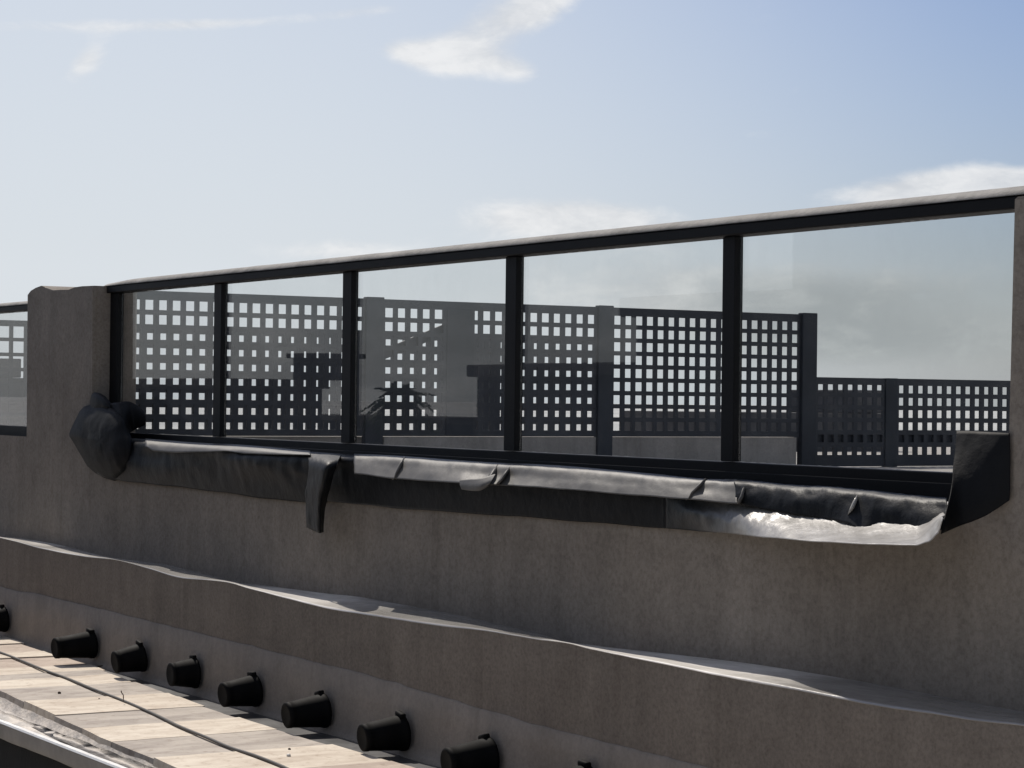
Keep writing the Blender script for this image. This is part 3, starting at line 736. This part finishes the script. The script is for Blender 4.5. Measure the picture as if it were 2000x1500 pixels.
# ------------------------------------------------------------------ daylight
EL, AZS = math.radians(50), math.radians(82.5)        # azimuth measured from +Y towards -X
sd = Vector((-math.cos(EL)*math.sin(AZS), math.cos(EL)*math.cos(AZS), math.sin(EL)))
L = bpy.data.lights.new('sun', 'SUN'); L.energy = 4.8; L.angle = math.radians(.53); L.color = (1, .93, .84)
lo_ = bpy.data.objects.new('sun', L); lo_.rotation_euler = (-sd).to_track_quat('-Z', 'Y').to_euler(); lo_.location = (0, 0, 40); COL.objects.link(lo_)

w = bpy.data.worlds.new('World'); scene.world = w; w.use_nodes = True; nt = w.node_tree
bg = nt.nodes['Background']; bg.inputs['Strength'].default_value = .1
sky = nd(nt, 'ShaderNodeTexSky', sky_type='NISHITA'); sky.sun_disc = False
sky.sun_elevation = EL; sky.sun_rotation = -AZS; sky.dust_density = 1.5; sky.air_density = 1.0
tc = nd(nt, 'ShaderNodeTexCoord'); D = tc.outputs['Generated']
def math_(op, a, b=None, c=None, clamp=False):
    n = nd(nt, 'ShaderNodeMath', operation=op); n.use_clamp = clamp
    for i, v in enumerate((a, b, c)):
        if v is None: continue
        if hasattr(v, 'is_linked'): nt.links.new(v, n.inputs[i])
        else: n.inputs[i].default_value = v
    return n.outputs[0]
def dot(v):
    n = nd(nt, 'ShaderNodeVectorMath', operation='DOT_PRODUCT'); nt.links.new(D, n.inputs[0]); n.inputs[1].default_value = v; return n.outputs['Value']
def sstep(x, a, b):
    n = nd(nt, 'ShaderNodeMapRange', interpolation_type='SMOOTHSTEP'); nt.links.new(x, n.inputs['Value'])
    n.inputs['From Min'].default_value = a; n.inputs['From Max'].default_value = b; return n.outputs[0]
dv = dot(V0); du = dot(R0); sep = nd(nt, 'ShaderNodeSeparateXYZ'); nt.links.new(D, sep.inputs[0]); dz = sep.outputs['Z']
dvp = math_('MAXIMUM', dv, .2)
u = math_('DIVIDE', du, dvp); h = math_('DIVIDE', dz, dvp)          # azimuth / elevation tangents around the sun's side of the sky
frontm = sstep(dv, .5, .8)
# haze: towards the horizon and towards the sun's azimuth
sa = math.radians(76); sunside = sstep(dot((-math.sin(sa), math.cos(sa), 0)), .845, .995)
lowm = math_('SUBTRACT', 1., sstep(dz, .0, .24))
vlow = math_('SUBTRACT', 1., sstep(dz, -.02, .07))
hz = math_('ADD', math_('MULTIPLY', lowm, .20), math_('MULTIPLY', sunside, .80))
hz = math_('ADD', hz, math_('MULTIPLY', vlow, .35))
hz = math_('MULTIPLY', math_('MINIMUM', hz, 1.), .92)
def vmap(scale, loc=(0, 0, 0)):
    mp = nd(nt, 'ShaderNodeMapping'); nt.links.new(D, mp.inputs['Vector']); mp.inputs['Scale'].default_value = scale; mp.inputs['Location'].default_value = loc; return mp.outputs[0]
n1 = noise_tex(nt, 9, 9, .60, vmap((1, 1, 2.6)), .25)
n2 = noise_tex(nt, 30, 7, .62, vmap((1, 1, 2.2), (3, 1, 2)), .3)
ns = math_('ADD', math_('MULTIPLY', n1, .55), math_('MULTIPLY', n2, .45))
# banks of cloud: centre (image azimuth, height), half sizes, tilt, weight
SKYT = (.60, .67, .86)
def bank(px, py, sx, sy, wt, tilt=0.):
    u0 = (px-1000)/F_PX; h0 = (781+.01135*(px-1000)-py)/F_PX
    a = math_('SUBTRACT', u, u0); b = math_('SUBTRACT', h, h0)
    b = math_('SUBTRACT', b, math_('MULTIPLY', a, tilt))
    a = math_('MULTIPLY', a, F_PX/sx); b = math_('MULTIPLY', b, F_PX/sy)
    r = math_('ADD', math_('MULTIPLY', a, a), math_('MULTIPLY', b, b))
    return math_('MULTIPLY', math_('EXPONENT', math_('MULTIPLY', r, -1.)), wt)
tot = None
for args in [(960, 50, 150, 80, .44, .45), (905, 118, 150, 36, .34, -.15), (1010, 140, 50, 26, .24, 0), (800, 104, 80, 22, .26, -.1), (1060, 10, 70, 40, .3, .3), (1110, 430, 190, 38, .58, 0), (1820, 372, 230, 42, .62, .08), (640, 490, 160, 26, .26, 0),
             (160, 118, 45, 35, .36, .5), (120, 50, 260, 20, .30, .02), (420, 45, 160, 14, .28, .05), (700, 20, 120, 16, .25, .1), (1740, 560, 420, 60, .30, .05), (1680, 660, 420, 70, .5, 0), (1300, 560, 330, 70, .34, 0), (1960, 350, 90, 26, .25, 0)]:
    k = bank(*args); tot = k if tot is None else math_('ADD', tot, k)
tot = math_('MULTIPLY', tot, frontm)
gen = math_('MULTIPLY', math_('SUBTRACT', 1., frontm), .27)
den = sstep(math_('ADD', math_('ADD', ns, tot), gen), .62, .98)
skyc = mixc(nt, 1., sky.outputs[0], SKYT, 'MULTIPLY')
col = mixc(nt, hz, skyc, (7.15, 7.6, 8.05))
ccol = mixc(nt, sstep(n2, .3, .7), (6.6, 6.8, 7.1), (8.9, 8.9, 8.9))
lowc = math_('MULTIPLY', math_('SUBTRACT', 1., sstep(h, .045, .085)), frontm)
gry = mixc(nt, sstep(ns, .40, .62), (4.1, 4.4, 4.55), (5.9, 6.15, 6.2))
ccol = mixc(nt, math_('MULTIPLY', lowc, sstep(u, .0, .14)), ccol, gry)
col = mixc(nt, math_('MULTIPLY', den, .85), col, ccol)
nt.links.new(col, bg.inputs['Color'])

# ------------------------------------------------------------------ camera and render settings
cam = bpy.data.cameras.new('camera'); cam.sensor_width = 36; cam.lens = 36*F_PX/2000; cam.clip_start = .1; cam.clip_end = 20000
co = bpy.data.objects.new('camera', cam); COL.objects.link(co)
mw = Matrix((RT, UP, -FW)).transposed().to_4x4(); mw.translation = Vector((0, 0, CZ)); co.matrix_world = mw
scene.camera = co
scene.view_settings.view_transform = 'Standard'; scene.view_settings.look = 'None'; scene.view_settings.exposure = 0
scene.render.engine = 'CYCLES'
scene.cycles.transparent_max_bounces = 24; scene.cycles.max_bounces = 10
